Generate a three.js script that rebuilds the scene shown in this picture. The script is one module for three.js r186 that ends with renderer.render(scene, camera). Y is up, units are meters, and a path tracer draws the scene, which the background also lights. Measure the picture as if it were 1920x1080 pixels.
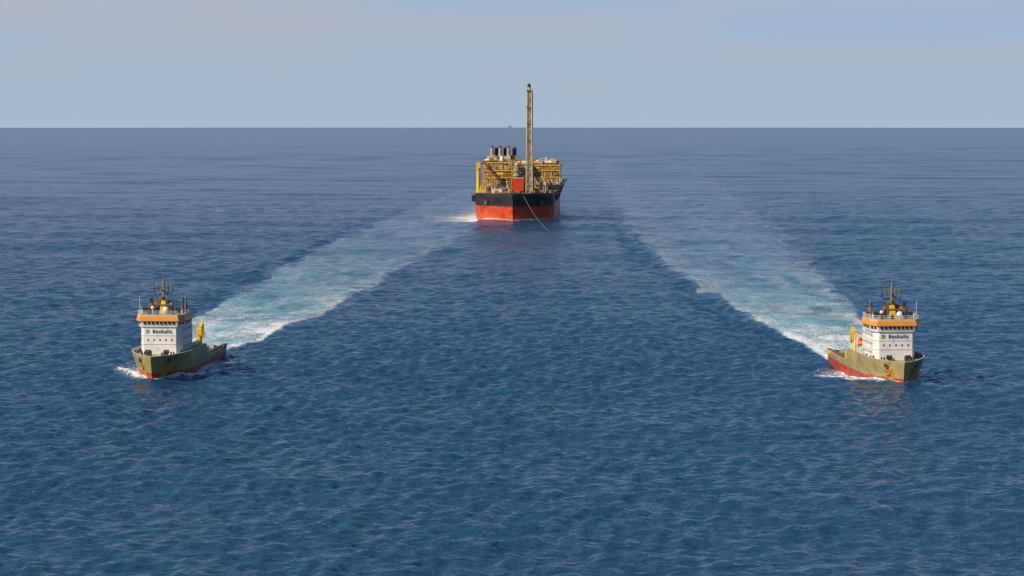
import * as THREE from 'three';
import { FontLoader } from 'three/addons/loaders/FontLoader.js';
import { TextGeometry } from 'three/addons/geometries/TextGeometry.js';
import { mergeGeometries } from 'three/addons/utils/BufferGeometryUtils.js';

// ------------------------------------------------------------------ camera, sky, sun, exposure
const EYE = 78.6, R_EARTH = 6371000, FOCAL = 4700 / 1080;      // focal length in picture heights
const scene = new THREE.Scene();
const camera = new THREE.PerspectiveCamera(2 * Math.atan(0.5 / FOCAL) * 180 / Math.PI, 16 / 9, 1, 150000);
camera.position.set(0, EYE, 0);
camera.rotation.x = -Math.atan((540 - 215.7) / 4700);
scene.add(camera);

const SUN_SIDE = 57 * Math.PI / 180, SUN_UP = 34 * Math.PI / 180;
const sunDir = new THREE.Vector3(-Math.sin(SUN_SIDE) * Math.cos(SUN_UP), Math.sin(SUN_UP), Math.cos(SUN_SIDE) * Math.cos(SUN_UP));
const sun = new THREE.DirectionalLight(new THREE.Color().setRGB(1, 0.88, 0.70), 5);
sun.position.copy(sunDir).multiplyScalar(3000).add(new THREE.Vector3(0, 0, -1200));
sun.target.position.set(0, 0, -1200);
sun.castShadow = true;
sun.shadow.mapSize.set(4096, 4096);
Object.assign(sun.shadow.camera, { left: -700, right: 700, top: 1200, bottom: -1200, near: 100, far: 6000 });
scene.add(sun, sun.target);

const renderer = new THREE.WebGLRenderer({ antialias: true });
renderer.toneMapping = THREE.LinearToneMapping;
renderer.toneMappingExposure = 1.25;
renderer.shadowMap.enabled = true;

// seeded random numbers and value noise
function rng(seed) { let a = seed >>> 0; return () => { a = (a + 0x6D2B79F5) | 0; let t = Math.imul(a ^ (a >>> 15), 1 | a); t = (t + Math.imul(t ^ (t >>> 7), 61 | t)) ^ t; return ((t ^ (t >>> 14)) >>> 0) / 4294967296; }; }
function hash(x, y, s) { let h = Math.imul(x, 374761393) ^ Math.imul(y, 668265263) ^ Math.imul(s, 2246822519); h = Math.imul(h ^ (h >>> 13), 1274126177); return ((h ^ (h >>> 16)) >>> 0) / 4294967296; }
function vnoise(x, y, s = 1, period = 0) {
  const xi = Math.floor(x), yi = Math.floor(y), fx = x - xi, fy = y - yi;
  const w = period ? (v) => ((v % period) + period) % period : (v) => v;
  const u = fx * fx * (3 - 2 * fx), v = fy * fy * (3 - 2 * fy);
  const a = hash(w(xi), w(yi), s), b = hash(w(xi + 1), w(yi), s), c = hash(w(xi), w(yi + 1), s), d = hash(w(xi + 1), w(yi + 1), s);
  return a + (b - a) * u + (c - a) * v + (a - b - c + d) * u * v;
}
function fbm(x, y, s = 1, oct = 4, period = 0) { let t = 0, a = 0.5, n = 0; for (let i = 0; i < oct; i++) { t += a * vnoise(x, y, s + i * 17, period); n += a; a *= 0.5; x *= 2; y *= 2; period *= 2; } return t / n; }
const clamp = (v, a = 0, b = 1) => Math.min(b, Math.max(a, v));
const smooth = (a, b, v) => { const t = clamp((v - a) / (b - a)); return t * t * (3 - 2 * t); };
const lerp = (a, b, t) => a + (b - a) * t;
function table(pts, x) { if (x <= pts[0][0]) return pts[0][1]; for (let i = 1; i < pts.length; i++) if (x <= pts[i][0]) { const t = (x - pts[i - 1][0]) / (pts[i][0] - pts[i - 1][0]); return lerp(pts[i - 1][1], pts[i][1], t); } return pts[pts.length - 1][1]; }

// the sky: pale haze low down, bluer towards the zenith, thin high cloud
{
  const W = 2048, H = 1024, d = new Float32Array(W * H * 4);
  const low = [0.375, 0.488, 0.63], mid = [0.21, 0.41, 0.74], top = [0.028, 0.120, 0.34], veil = [0.44, 0.475, 0.57];
  for (let j = 0; j < H; j++) {
    const el = ((j + 0.5) / H - 0.5) * Math.PI, e = Math.max(0, el), se = Math.sin(e);
    for (let i = 0; i < W; i++) {
      const az = ((i + 0.5) / W - 0.5) * 2 * Math.PI, ce = Math.cos(e);
      const x = ce * Math.cos(az), z = ce * Math.sin(az), toSun = x * sunDir.x + se * sunDir.y + z * sunDir.z;
      const k1 = smooth(0, 0.12, e), k2 = 1 - Math.exp(-5 * Math.max(0, se - 0.045));
      // cloud on a sheet overhead, seen ever more edge-on near the horizon
      const q = 1 / (se + 0.045), cx = x * q, cz = z * q;
      let cloud = smooth(0.42, 0.72, fbm(cx * 0.55 + 7, cz * 0.55 + 3, 5, 5)) * 0.8 + smooth(0.35, 0.7, fbm(cx * 0.14 + 2, cz * 0.2, 9, 4)) * 0.5;
      cloud = clamp(cloud + 0.25 * smooth(0.01, 0.06, e)) * (0.25 + 0.75 * smooth(0.004, 0.04, e)); cloud *= 1 - 0.8 * smooth(0.055, 0.22, se);
      const glow = 1 + 0.35 * Math.pow(Math.max(0, toSun), 5);
      const o = (j * W + i) * 4;
      for (let c = 0; c < 3; c++) {
        let v = lerp(lerp(low[c], mid[c], k1), top[c], k2);
        v = lerp(v, veil[c] * (1 - 0.35 * k2), cloud);
        d[o + c] = v * glow / 1.25;
      }
      d[o + 3] = 1;
    }
  }
  const sky = new THREE.DataTexture(d, W, H, THREE.RGBAFormat, THREE.FloatType);
  sky.mapping = THREE.EquirectangularReflectionMapping; sky.magFilter = THREE.LinearFilter; sky.needsUpdate = true;
  scene.background = sky; scene.environment = sky;
}

// ------------------------------------------------------------------ vessels: where they are
// local axes of each vessel: +z ahead, +x to port; s is measured aft from the stem at the waterline
function berth(stemX, stemDepth, yawDegrees, half) {
  const a = yawDegrees * Math.PI / 180, fx = Math.sin(a), fz = Math.cos(a);
  return { a, x: stemX - fx * half, z: -stemDepth - fz * half, half,
    local(X, Z) { const dx = X - stemX, dz = Z + stemDepth; return [-(dx * fx + dz * fz), dx * fz - dz * fx]; },   // [s, t]
    world(s, t) { return [stemX - fx * s + fz * t, -stemDepth - fz * s - fx * t]; } };
}
const LEFT = berth(-106.4, 738, -4.2, 37.5), RIGHT = berth(113.2, 721, 3.6, 37.5), SHIP = berth(0.8, 1835, -2.2, 150);

const tugTop = (s) => s < 35 ? lerp(7.35, 8.1, smooth(0, 17, s)) : lerp(8.1, 3.95, smooth(35, 42, s));
const tugHalf = (s, h) => { const k = clamp((h + 1) / 9), Le = lerp(24, 15.5, k), B = lerp(8.1, 9.0, smooth(0, 0.9, k)); return Math.max(0.06, B * Math.pow(Math.sin(Math.PI / 2 * clamp(s / Le + 0.004)), lerp(1, 0.78, k)) * (1 - 0.06 * smooth(55, 75, s))); };
const shipHalf = (s, h) => { const k = clamp(h / 20), Le = lerp(46, 33, k), B = lerp(29.3, 30, k); return Math.max(0.1, B * Math.pow(Math.sin(Math.PI / 2 * clamp(s / Le + 0.003)), lerp(0.95, 0.82, k)) * (1 - 0.25 * smooth(250, 300, s) * (1 - k))); };

// ------------------------------------------------------------------ sea
// edges of the turbulent wakes as [depth, x]
const wakeLeft = { a: [[815, -112], [900, -121], [1000, -122], [1089, -121], [1255, -118], [1512, -109], [1808, -99], [2182, -79], [2751, -50]], b: [[815, -98], [851, -95], [887, -87], [949, -80.5], [1014, -73.5], [1157, -64], [1299, -55], [1482, -41], [1647, -28], [2300, -10], [2751, 0]], from: 815, to: 2700 };
const wakeRight = { a: [[798, 103], [822, 102], [937, 93.7], [1058, 87.8], [1255, 82.8], [1512, 80.4], [2004, 89.5], [3540, 120], [4700, 170]], b: [[798, 120], [880, 130], [1000, 139], [1105, 145.8], [1299, 160], [1647, 182], [2004, 200], [2972, 247], [3917, 275], [4700, 290]], from: 798, to: 4700 };
function across(w, depth, x) { const a = table(w.a, depth), b = table(w.b, depth); return [(x - a) / (b - a), b - a]; }

const GRID = (() => {
  const line = (stops) => { const out = [stops[0][0]]; let v = out[0]; for (;;) { const st = Math.abs(table(stops, v)); v += st; if (v >= stops[stops.length - 1][0]) break; out.push(v); } out.push(stops[stops.length - 1][0]); return out; };
  const half = line([[0, 1.1], [120, 1.15], [200, 1.8], [420, 3.8], [650, 8], [1000, 26], [3000, 200], [9000, 600], [45000, 4000]]);
  const xs = [...half.slice(1).map((v) => -v).reverse(), ...half];
  const ahead = line([[300, 2.0], [370, 1.05], [820, 1.1], [1100, 1.8], [2100, 3.7], [3000, 7], [4500, 18], [9000, 90], [30000, 700], [45000, 800]]);
  const zs = [-45000, -20000, -9000, -4000, -1800, -900, -450, -200, -60, 40, 120, 180, 220, 250, 270, 285, 293, ...ahead];   // depths
  return { xs, zs };
})();
const WAVES = (() => {
  const r = rng(77), out = [], wind = 0.30;
  for (let i = 0; i < 64; i++) {
    const f = (i + r()) / 64, lam = 2.9 * Math.pow(42 / 2.9, f * f * 0.75 + f * 0.25);
    const k = 2 * Math.PI / lam, spread = (r() + r() + r() - 1.5) * 1.75, dir = wind + spread;
    const slope = 0.047 * Math.pow(lam / 8, -0.95) * Math.exp(-Math.pow(lam / 34, 4)) * (0.6 + 0.8 * r());
    out.push([k * Math.sin(dir), k * Math.cos(dir), slope / k, r() * 6.283, lam]);
  }
  // a low swell under the chop
  for (let i = 0; i < 10; i++) { const lam = 55 + 16 * i + 10 * r(), k = 2 * Math.PI / lam, dir = 0.15 + (r() - 0.5) * 1.3; out.push([k * Math.sin(dir), k * Math.cos(dir), 0.011 / k, r() * 6.283, lam]); }
  return out;
})();
// heaps of water that the hulls push up and leave: bow waves, and the ridges beside the wakes
function pushed(x, depth) {
  let h = 0;
  if (depth < 1000 && depth > 700) for (const b of [LEFT, RIGHT]) {
    const [s, t] = b.local(x, -depth), at = Math.abs(t);
    if (s > -8 && s < 60 && at < 40) {
      const crest = 1.2 + 0.50 * Math.max(0, s), off = at - crest;
      h += 1.0 * Math.exp(-off * off / (2 * 2.2 * 2.2)) * smooth(-6, 3, s) * Math.exp(-Math.max(0, s - 8) / 22);
      h -= 0.35 * Math.exp(-Math.pow(off + 6, 2) / 14) * smooth(6, 18, s) * Math.exp(-Math.max(0, s - 12) / 26);
    }
  }
  if (depth > 1800 && depth < 2200) {
    const [s, t] = SHIP.local(x, -depth), at = Math.abs(t), off = at - (4 + 0.85 * Math.max(0, s));
    if (s > -20 && s < 120) h += 1.6 * Math.exp(-off * off / 50) * smooth(-15, 4, s) * Math.exp(-Math.max(0, s - 20) / 40);
  }
  for (const [w, side] of [[wakeLeft, 0], [wakeRight, 1]]) if (depth > w.from + 10 && depth < 2600) {
    const edge = table(side ? w.a : w.a, depth), off = (x - edge) * (side ? 1 : 1);
    const fade = smooth(w.from + 10, w.from + 160, depth) * (1 - smooth(1700, 2600, depth));
    h += fade * (0.55 * Math.exp(-Math.pow(off - 1, 2) / 20) - 0.5 * Math.exp(-Math.pow(off + 8, 2) / 40));
  }
  return h;
}
const { xs, zs } = GRID, NX = xs.length, NZ = zs.length;
const seaHeight = new Float32Array(NX * NZ);
const find = (arr, v) => { let lo = 0, hi = arr.length - 2; while (lo < hi) { const m = (lo + hi + 1) >> 1; if (arr[m] <= v) lo = m; else hi = m - 1; } return lo; };
function seaAt(x, z) {
  const i = find(xs, x), j = find(zs, -z), u = (x - xs[i]) / (xs[i + 1] - xs[i]), v = (-z - zs[j]) / (zs[j + 1] - zs[j]), o = j * NX + i;
  return lerp(lerp(seaHeight[o], seaHeight[o + 1], u), lerp(seaHeight[o + NX], seaHeight[o + NX + 1], u), v);
}
{
  const pos = new Float32Array(NX * NZ * 3), nor = new Float32Array(NX * NZ * 3), uv = new Float32Array(NX * NZ * 2), col = new Float32Array(NX * NZ * 3), idx = new Uint32Array((NX - 1) * (NZ - 1) * 6);
  const TILE = 96, deep = [0.011, 0.048, 0.098], milky = [0.11, 0.48, 0.48], pale = [0.17, 0.30, 0.38];
  for (let j = 0; j < NZ; j++) {
    const depth = zs[j], cz = (zs[Math.min(NZ - 1, j + 1)] - zs[Math.max(0, j - 1)]) / 2;
    for (let i = 0; i < NX; i++) {
      const x = xs[i], cx = (xs[Math.min(NX - 1, i + 1)] - xs[Math.max(0, i - 1)]) / 2, cell = Math.max(cx, cz), o = j * NX + i;
      let h = 0, gx = 0, gz = 0;
      // gusts: patches where the chop stands higher or lower; steeper beside the wakes, flatter in them
      let chop = 0.62 + 0.76 * fbm(x / 70 + 5, depth / 160, 61, 3);
      for (const w of [wakeLeft, wakeRight]) if (depth > w.from && depth < 2600) { const [u, width] = across(w, depth, x), off = u * width; chop *= 1 + 0.9 * Math.exp(-Math.pow((off + 9) / 8, 2)) * smooth(w.from + 40, w.from + 160, depth) * (1 - smooth(1500, 2400, depth)); if (u > 0 && u < 1) chop *= 0.75; }
      if (cell < 80 && depth > 250) for (const [kx, kz, a, p, lam] of WAVES) {
        const w = clamp((lam / cell - 2.2) / 2) * lerp(chop, 1, smooth(8, 25, lam)); if (w <= 0) continue;
        const q = kx * x + kz * depth + p, sn = Math.sin(q), cs = Math.cos(q);
        h += w * a * (cs + 0.18 * Math.cos(2 * q) * Math.min(1, lam / 20)); const g = -w * a * sn; gx += g * kx; gz += g * kz;
      }
      if (depth > 690 && depth < 2700 && x > -180 && x < 260) {
        const p0 = pushed(x, depth); h += p0;
        gx += (pushed(x + 0.3, depth) - p0) / 0.3; gz += (pushed(x, depth + 0.3) - p0) / 0.3;
      }
      seaHeight[o] = h - (x * x + depth * depth) / (2 * R_EARTH);
      pos[o * 3] = x; pos[o * 3 + 1] = seaHeight[o]; pos[o * 3 + 2] = -depth;
      gx -= x / R_EARTH; gz -= depth / R_EARTH;
      const n = 1 / Math.hypot(gx, gz, 1); nor[o * 3] = -gx * n; nor[o * 3 + 1] = n; nor[o * 3 + 2] = gz * n;   // z = -depth
      uv[o * 2] = x / TILE; uv[o * 2 + 1] = depth / TILE;
      // the water itself: deep blue, milky green where the propellers have churned air into it
      let churn = 0, old = 0;
      for (const w of [wakeLeft, wakeRight]) if (depth > w.from - 8 && depth < w.to) {
        const [u, width] = across(w, depth, x); if (u < -0.2 || u > 1.2) continue;
        const n1 = fbm(x / 9, depth / 26, 31, 4), n2 = fbm(x / 30, depth / 60, 33, 3), age = depth - w.from, uu = u + 0.16 * (n1 - 0.5) + 0.30 * (n2 - 0.5) * smooth(40, 400, age), edge = smooth(-0.02, 0.12, uu) * (1 - smooth(0.8, 1.02, uu));
        churn = Math.max(churn, edge * Math.exp(-age / 240) * clamp(0.5 + 1.9 * (n1 - 0.38)));
        old = Math.max(old, edge * smooth(0, 200, age) * Math.exp(-age / 1500) * clamp(0.25 + 1.6 * (n2 - 0.35) + 0.7 * (n1 - 0.5)));
      }
      for (let c = 0; c < 3; c++) col[o * 3 + c] = lerp(lerp(deep[c], pale[c], 0.5 * old), milky[c], churn);
    }
  }
  let q = 0;
  for (let j = 0; j < NZ - 1; j++) for (let i = 0; i < NX - 1; i++) { const a = j * NX + i, b = a + 1, c = a + NX, d = c + 1; idx[q++] = a; idx[q++] = b; idx[q++] = d; idx[q++] = a; idx[q++] = d; idx[q++] = c; }
  const g = new THREE.BufferGeometry();
  g.setAttribute('position', new THREE.BufferAttribute(pos, 3)); g.setAttribute('normal', new THREE.BufferAttribute(nor, 3));
  g.setAttribute('uv', new THREE.BufferAttribute(uv, 2)); g.setAttribute('color', new THREE.BufferAttribute(col, 3)); g.setIndex(new THREE.BufferAttribute(idx, 1));
  // ripples from 0.8 to 6 m long as a normal map, periodic over the tile
  const N = 2048, gxA = new Float32Array(N * N), gyA = new Float32Array(N * N), r = rng(5);
  for (let w = 0; w < 110; w++) {
    const lam = 0.8 * Math.pow(6.5 / 0.8, Math.pow(r(), 0.9)), dir = 0.30 + (r() + r() + r() - 1.5) * 1.5, m = TILE / lam;
    const kx = Math.round(m * Math.sin(dir)), ky = Math.round(m * Math.cos(dir)); if (!kx && !ky) continue;
    const len = Math.hypot(kx, ky), slope = 0.028 * (0.5 + r()), sx = slope * kx / len, sy = slope * ky / len, ph = r() * 6.283;
    const cr = Math.cos(2 * Math.PI * kx / N), ci = Math.sin(2 * Math.PI * kx / N);
    for (let y = 0; y < N; y++) {
      const p = ph + 2 * Math.PI * ky * y / N; let a = Math.cos(p), b = Math.sin(p), o = y * N;
      for (let x = 0; x < N; x++, o++) { gxA[o] += sx * b; gyA[o] += sy * b; const t = a * cr - b * ci; b = a * ci + b * cr; a = t; }
    }
  }
  const px = new Uint8Array(N * N * 4);
  for (let o = 0; o < N * N; o++) { const a = gxA[o], b = gyA[o], n = 1 / Math.hypot(a, b, 1); px[o * 4] = 127.5 + 127.5 * a * n; px[o * 4 + 1] = 127.5 + 127.5 * b * n; px[o * 4 + 2] = 127.5 + 127.5 * n; px[o * 4 + 3] = 255; }
  const nm = new THREE.DataTexture(px, N, N, THREE.RGBAFormat); nm.wrapS = nm.wrapT = THREE.RepeatWrapping; nm.magFilter = THREE.LinearFilter; nm.needsUpdate = true;
  const water = new THREE.MeshPhysicalMaterial({ vertexColors: true, roughness: 0.15, ior: 1.333, normalMap: nm, normalScale: new THREE.Vector2(1, 1) });
  const sea = new THREE.Mesh(g, water); sea.name = 'sea'; sea.receiveShadow = true; sea.castShadow = true;
  sea.userData = { kind: 'structure', label: 'deep blue rippled open sea reaching to the horizon', category: 'sea' };
  scene.add(sea);
}

// ------------------------------------------------------------------ foam: sheets lying on the sea, cut to lace by the foam's own pattern
const foamMaterial = (() => {
  const N = 1024, px = new Uint8Array(N * N * 4), v0 = new Float32Array(N * N);
  for (let y = 0; y < N; y++) for (let x = 0; x < N; x++) {
    const u = x / N, v = y / N, wx = fbm(u * 24, v * 24, 3, 3, 24) - 0.5, wy = fbm(u * 24, v * 24, 8, 3, 24) - 0.5;
    const a = 1 - Math.abs(2 * fbm(u * 20 + wx * 1.2, v * 20 + wy * 1.2, 12, 5, 20) - 1) * 1.7, b = fbm(u * 64, v * 64, 21, 4, 64);
    v0[y * N + x] = 0.55 * a + 0.75 * (b - 0.5);
  }
  // ranks in place of raw values, so that a coverage of 0.3 leaves three tenths of the sheet white
  const sorted = Float32Array.from(v0).sort();
  for (let o = 0; o < N * N; o++) { const n = find(sorted, v0[o]) / (N * N); px[o * 4] = px[o * 4 + 1] = px[o * 4 + 2] = 225 + 30 * n; px[o * 4 + 3] = 255 * n; }
  const t = new THREE.DataTexture(px, N, N, THREE.RGBAFormat); t.wrapS = t.wrapT = THREE.RepeatWrapping; t.magFilter = THREE.LinearFilter; t.colorSpace = THREE.SRGBColorSpace; t.needsUpdate = true;
  return new THREE.MeshStandardMaterial({ map: t, vertexColors: true, alphaTest: 0.5, roughness: 0.85, side: THREE.DoubleSide });
})();
const cover = (c) => 0.5 / (1 - clamp(c, 0, 0.97));
function foamSheet(name, label, rows, cols, place, density, lift = 0.09, uvScale = 8) {
  const pos = [], uv = [], col = [], idx = [];
  for (let j = 0; j <= rows; j++) for (let i = 0; i <= cols; i++) {
    const [x, z] = place(j / rows, i / cols, j, i), [d, up = 0] = [].concat(density(x, z, j / rows, i / cols));
    pos.push(x, seaAt(x, z) + lift + up, z); uv.push(x / uvScale, -z / (uvScale * 1.5)); col.push(0.70, 0.73, 0.74, d < 0.01 ? 0.4 : cover(d));
  }
  for (let j = 0; j < rows; j++) for (let i = 0; i < cols; i++) {
    const a = j * (cols + 1) + i, b = a + 1, c = a + cols + 1, d = c + 1;
    if (Math.max(col[a * 4 + 3], col[b * 4 + 3], col[c * 4 + 3], col[d * 4 + 3]) < 0.5) continue;
    const up = (pos[b * 3] - pos[a * 3]) * -(pos[c * 3 + 2] - pos[a * 3 + 2]) > 0;
    if (up) idx.push(a, b, d, a, d, c); else idx.push(a, d, b, a, c, d);
  }
  const g = new THREE.BufferGeometry();
  g.setAttribute('position', new THREE.Float32BufferAttribute(pos, 3)); g.setAttribute('uv', new THREE.Float32BufferAttribute(uv, 2)); g.setAttribute('color', new THREE.Float32BufferAttribute(col, 4)); g.setIndex(idx); g.computeVertexNormals();
  const m = new THREE.Mesh(g, foamMaterial); m.name = name; m.userData = { kind: 'stuff', label, category: 'foam' }; m.castShadow = m.receiveShadow = true; scene.add(m); return m;
}
function wake(w, bright, name, label) {   // bright: the side (0 or 1 across) where the foam stays whitest
  const span = w.to - w.from, depthAt = (v) => w.from + span * (0.28 * v + 0.72 * v * v * v);
  foamSheet(name, label, 950, 80, (v, u) => { const d = depthAt(v), a = table(w.a, d), b = table(w.b, d); return [lerp(a, b, u * 1.16 - 0.08), -d]; }, (x, z) => {
    const depth = -z, age = depth - w.from, [u0, width] = across(w, depth, x);
    const n = fbm(x / 7, depth / 16, 41, 4), n2 = fbm(x / 22, depth / 34, 44, 4), u = u0 + 0.12 * (n - 0.5) + 0.30 * (n2 - 0.5) * smooth(40, 400, age);
    const e = bright ? 1 - u : u, m = Math.min(u, 1 - u) * width;
    const inside = smooth(-0.5, 2.5, m);
    const rough = 0.35 + 1.3 * n, stern = 0.9 * Math.exp(-age / 50), rim = Math.exp(-Math.max(0, e * width - 0.5) / lerp(3.0, 9, smooth(0, 400, age))) * (1.5 * Math.exp(-age / 130) + 0.06);
    const farRim = Math.exp(-Math.max(0, (1 - e) * width) / 6) * (0.34 * Math.exp(-age / 240) + 0.05);
    const lace = (0.44 * Math.exp(-age / 130) + 0.085 * Math.exp(-age / 1300)) * smooth(0.34, 0.62, 0.5 * n + 0.5 * n2) * 1.25;
    return inside * ((stern + rim) * rough + farRim * rough + lace * rough);
  });
}
wake(wakeLeft, 1, 'wake_foam', 'long foamy wake trailing behind the tug at the left');
wake(wakeRight, 0, 'wake_foam_001', 'long foamy wake trailing behind the tug at the right');
// bow waves: foam along both sides of a hull and on the crests that run out from the stem
function bowFoam(b, half, reach, name, label, sScale, gain, heap, extra) {
  foamSheet(name, label, 260, 240, (v, u) => b.world(-6 * sScale + v * reach, (u - 0.5) * 2 * (half(60 * sScale, 0) + 17 * sScale)), (x, z) => {
    const [s, t] = b.local(x, z), at = Math.abs(t), hull = s > 0 ? half(Math.max(0.01, s), 0) : 0, gap = (at - hull) / sScale, S = s / sScale;
    if (gap < -0.6) return 0; const near = (q) => clamp(q, 0, 0.92);
    const n = fbm(x / (2.6 * sScale), z / (4 * sScale), 51, 4), n2 = fbm(x / (7 * sScale), z / (9 * sScale), 55, 3);
    const side = Math.exp(-Math.max(0, gap) / (0.75 + 0.05 * Math.max(0, S))) * smooth(-1.2, 1, S) * (1 - smooth(38, 62, S));
    const crest = Math.exp(-Math.pow((at / sScale - 1.4 - 0.50 * Math.max(0, S) + 1.6 * (n2 - 0.5)) / 1.7, 2)) * smooth(2, 9, S) * (1 - smooth(26, 37, S)) * smooth(0.40, 0.62, n2 + 0.1);
    const d = near(gain * (side * (0.35 + 0.9 * n) + crest * (0.2 + 1.1 * n)) + (extra ? extra(x, z, n) : 0));
    return [d, heap * sScale * Math.exp(-Math.max(0, gap) / 0.8) * smooth(-1, 2, S) * Math.exp(-Math.max(0, S) / 14) * n];
  }, 0.08);
}
bowFoam(LEFT, tugHalf, 84, 'bow_wave_foam', 'white bow wave curling off the tug at the left', 1, 1.7, 0.35, (x, z, n) => { const a = (x + 137) / 3.2, b = (z + 829) / 5; return 0.9 * Math.exp(-a * a - b * b) * (0.3 + n); });
bowFoam(RIGHT, tugHalf, 84, 'bow_wave_foam_001', 'white bow wave along the tug at the right', 1, 1.7, 0.35);
bowFoam(SHIP, shipHalf, 300, 'bow_wave_foam_002', 'white bow wave at the foot of the large red and black ship', 2.6, 2.2, 0.85, (x, z, n) => { const [s, t] = SHIP.local(x, z), out = -t - 29; return s > 12 && out > -2 ? 1.8 * Math.exp(-Math.max(0, out) / 13) * Math.exp(-Math.max(0, s - 60) / 150) * (0.3 + n) : 0; });

// ------------------------------------------------------------------ materials
function grime(seed, rust, amp = 1, size = 512) {      // paint tone with streaks of dirt and rust that have run down from scuppers and seams; u, v in metres / 24
  const d = new Uint8Array(size * size * 4), r = rng(seed), streaks = [];
  for (let i = 0; i < 60; i++) streaks.push([r(), r(), 0.05 + 0.3 * r(), 0.002 + 0.008 * r(), r()]);
  for (let y = 0; y < size; y++) for (let x = 0; x < size; x++) {
    const u = x / size, v = y / size; let t = 0.91 + 0.42 * amp * (fbm(u * 6, v * 6, seed, 6, 6) - 0.5), q = 0;
    t -= 0.16 * amp * smooth(0.58, 0.72, fbm(u * 14, v * 14, seed + 3, 4, 14));
    for (const [a, b, len, w, k] of streaks) { let dx = Math.abs(u - a); dx = Math.min(dx, 1 - dx); const dy = (b - v + 1) % 1; if (dx < w && dy < len) q = Math.max(q, k * (1 - dx / w) * (1 - dy / len)); }
    q *= rust * (0.5 + fbm(u * 40, v * 10, seed + 9, 3, 0)); const o = (y * size + x) * 4;
    d[o] = 255 * clamp(lerp(t, 0.60, q)); d[o + 1] = 255 * clamp(lerp(t, 0.36, q)); d[o + 2] = 255 * clamp(lerp(t, 0.20, q)); d[o + 3] = 255;
  }
  const tx = new THREE.DataTexture(d, size, size, THREE.RGBAFormat); tx.wrapS = tx.wrapT = THREE.RepeatWrapping; tx.magFilter = THREE.LinearFilter; tx.colorSpace = THREE.SRGBColorSpace; tx.needsUpdate = true; return tx;
}
const dirt = grime(4, 0.7), dirt2 = grime(9, 1.0), dirtLight = grime(15, 0.3, 0.35);
const mat = (r, g, b, rough = 0.5, map = null, metal = 0) => new THREE.MeshStandardMaterial({ color: new THREE.Color().setRGB(r, g, b).multiplyScalar(0.8), roughness: rough, metalness: metal, map, side: THREE.DoubleSide });
const M = {
  olive: mat(0.40, 0.34, 0.135, 0.42, dirt), khaki: mat(0.47, 0.36, 0.15, 0.42, dirt), bootRed: mat(0.52, 0.065, 0.025, 0.5, dirt2), cream: mat(0.66, 0.58, 0.37, 0.5, dirtLight), white: mat(0.97, 0.94, 0.91, 0.45, dirtLight),
  orange: mat(0.80, 0.27, 0.025, 0.45), yellow: mat(0.72, 0.48, 0.02, 0.45), dark: mat(0.025, 0.025, 0.03, 0.5), glass: new THREE.MeshPhysicalMaterial({ color: new THREE.Color().setRGB(0.012, 0.016, 0.02), roughness: 0.08, ior: 1.5, side: THREE.DoubleSide }),
  brown: mat(0.23, 0.12, 0.055, 0.7, dirt2), deckGreen: mat(0.13, 0.12, 0.08, 0.75, dirt), wood: mat(0.20, 0.125, 0.07, 0.85, dirt), steel: mat(0.35, 0.34, 0.32, 0.5, null, 0.2), anchor: mat(0.62, 0.25, 0.02, 0.55, dirt2), rustPaint: mat(0.58, 0.26, 0.03, 0.7, dirt2), text: mat(0.04, 0.06, 0.07, 0.5), green: mat(0.12, 0.32, 0.05, 0.5), mastOlive: mat(0.22, 0.19, 0.06, 0.5), rescue: mat(0.85, 0.20, 0.015, 0.4),
  shipBlack: mat(0.036, 0.031, 0.038, 0.42, dirt), shipRed: mat(0.78, 0.095, 0.02, 0.4, dirt2), shipYellow: mat(0.86, 0.45, 0.04, 0.5, dirtLight), shipBeige: mat(0.70, 0.57, 0.33, 0.55, dirtLight), shipGrey: mat(0.30, 0.28, 0.26, 0.55, dirt), shipDeck: mat(0.16, 0.075, 0.05, 0.8, dirt), shipRedBox: mat(0.85, 0.075, 0.01, 0.5, dirtLight), shipBrown: mat(0.25, 0.13, 0.06, 0.6, dirt), navy: mat(0.016, 0.016, 0.04, 0.5), pinkBeige: mat(0.52, 0.40, 0.33, 0.6, dirt), rope: mat(0.27, 0.25, 0.17, 0.8), zinc: mat(0.45, 0.46, 0.46, 0.45, null, 0.3),
};

// ------------------------------------------------------------------ small builders
function add(parent, name, geo, m, label) { const o = new THREE.Mesh(geo, m); o.name = name; o.castShadow = o.receiveShadow = true; if (label) o.userData.label = label; parent.add(o); return o; }
function grp(parent, name, label) { const o = new THREE.Group(); o.name = name; if (label) o.userData.label = label; parent.add(o); return o; }
const box = (w, h, d, x, y, z, ry = 0, rx = 0, rz = 0) => { const g = new THREE.BoxGeometry(w, h, d); if (rx) g.rotateX(rx); if (rz) g.rotateZ(rz); if (ry) g.rotateY(ry); return g.translate(x, y, z); };   // centre x, z; y is the underside
const boxUp = (w, h, d, x, y, z, ry = 0) => box(w, h, d, x, y + h / 2, z, ry);
const cyl = (r0, r1, h, x, y, z, n = 12) => new THREE.CylinderGeometry(r1, r0, h, n).translate(x, y + h / 2, z);
const ball = (r, x, y, z) => new THREE.SphereGeometry(r, 16, 12).translate(x, y, z);
function bar(a, b, r, n = 6) { const A = new THREE.Vector3(...a), B = new THREE.Vector3(...b), d = B.clone().sub(A), g = new THREE.CylinderGeometry(r, r, d.length(), n); g.applyQuaternion(new THREE.Quaternion().setFromUnitVectors(new THREE.Vector3(0, 1, 0), d.normalize())); return g.translate((A.x + B.x) / 2, (A.y + B.y) / 2, (A.z + B.z) / 2); }
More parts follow.
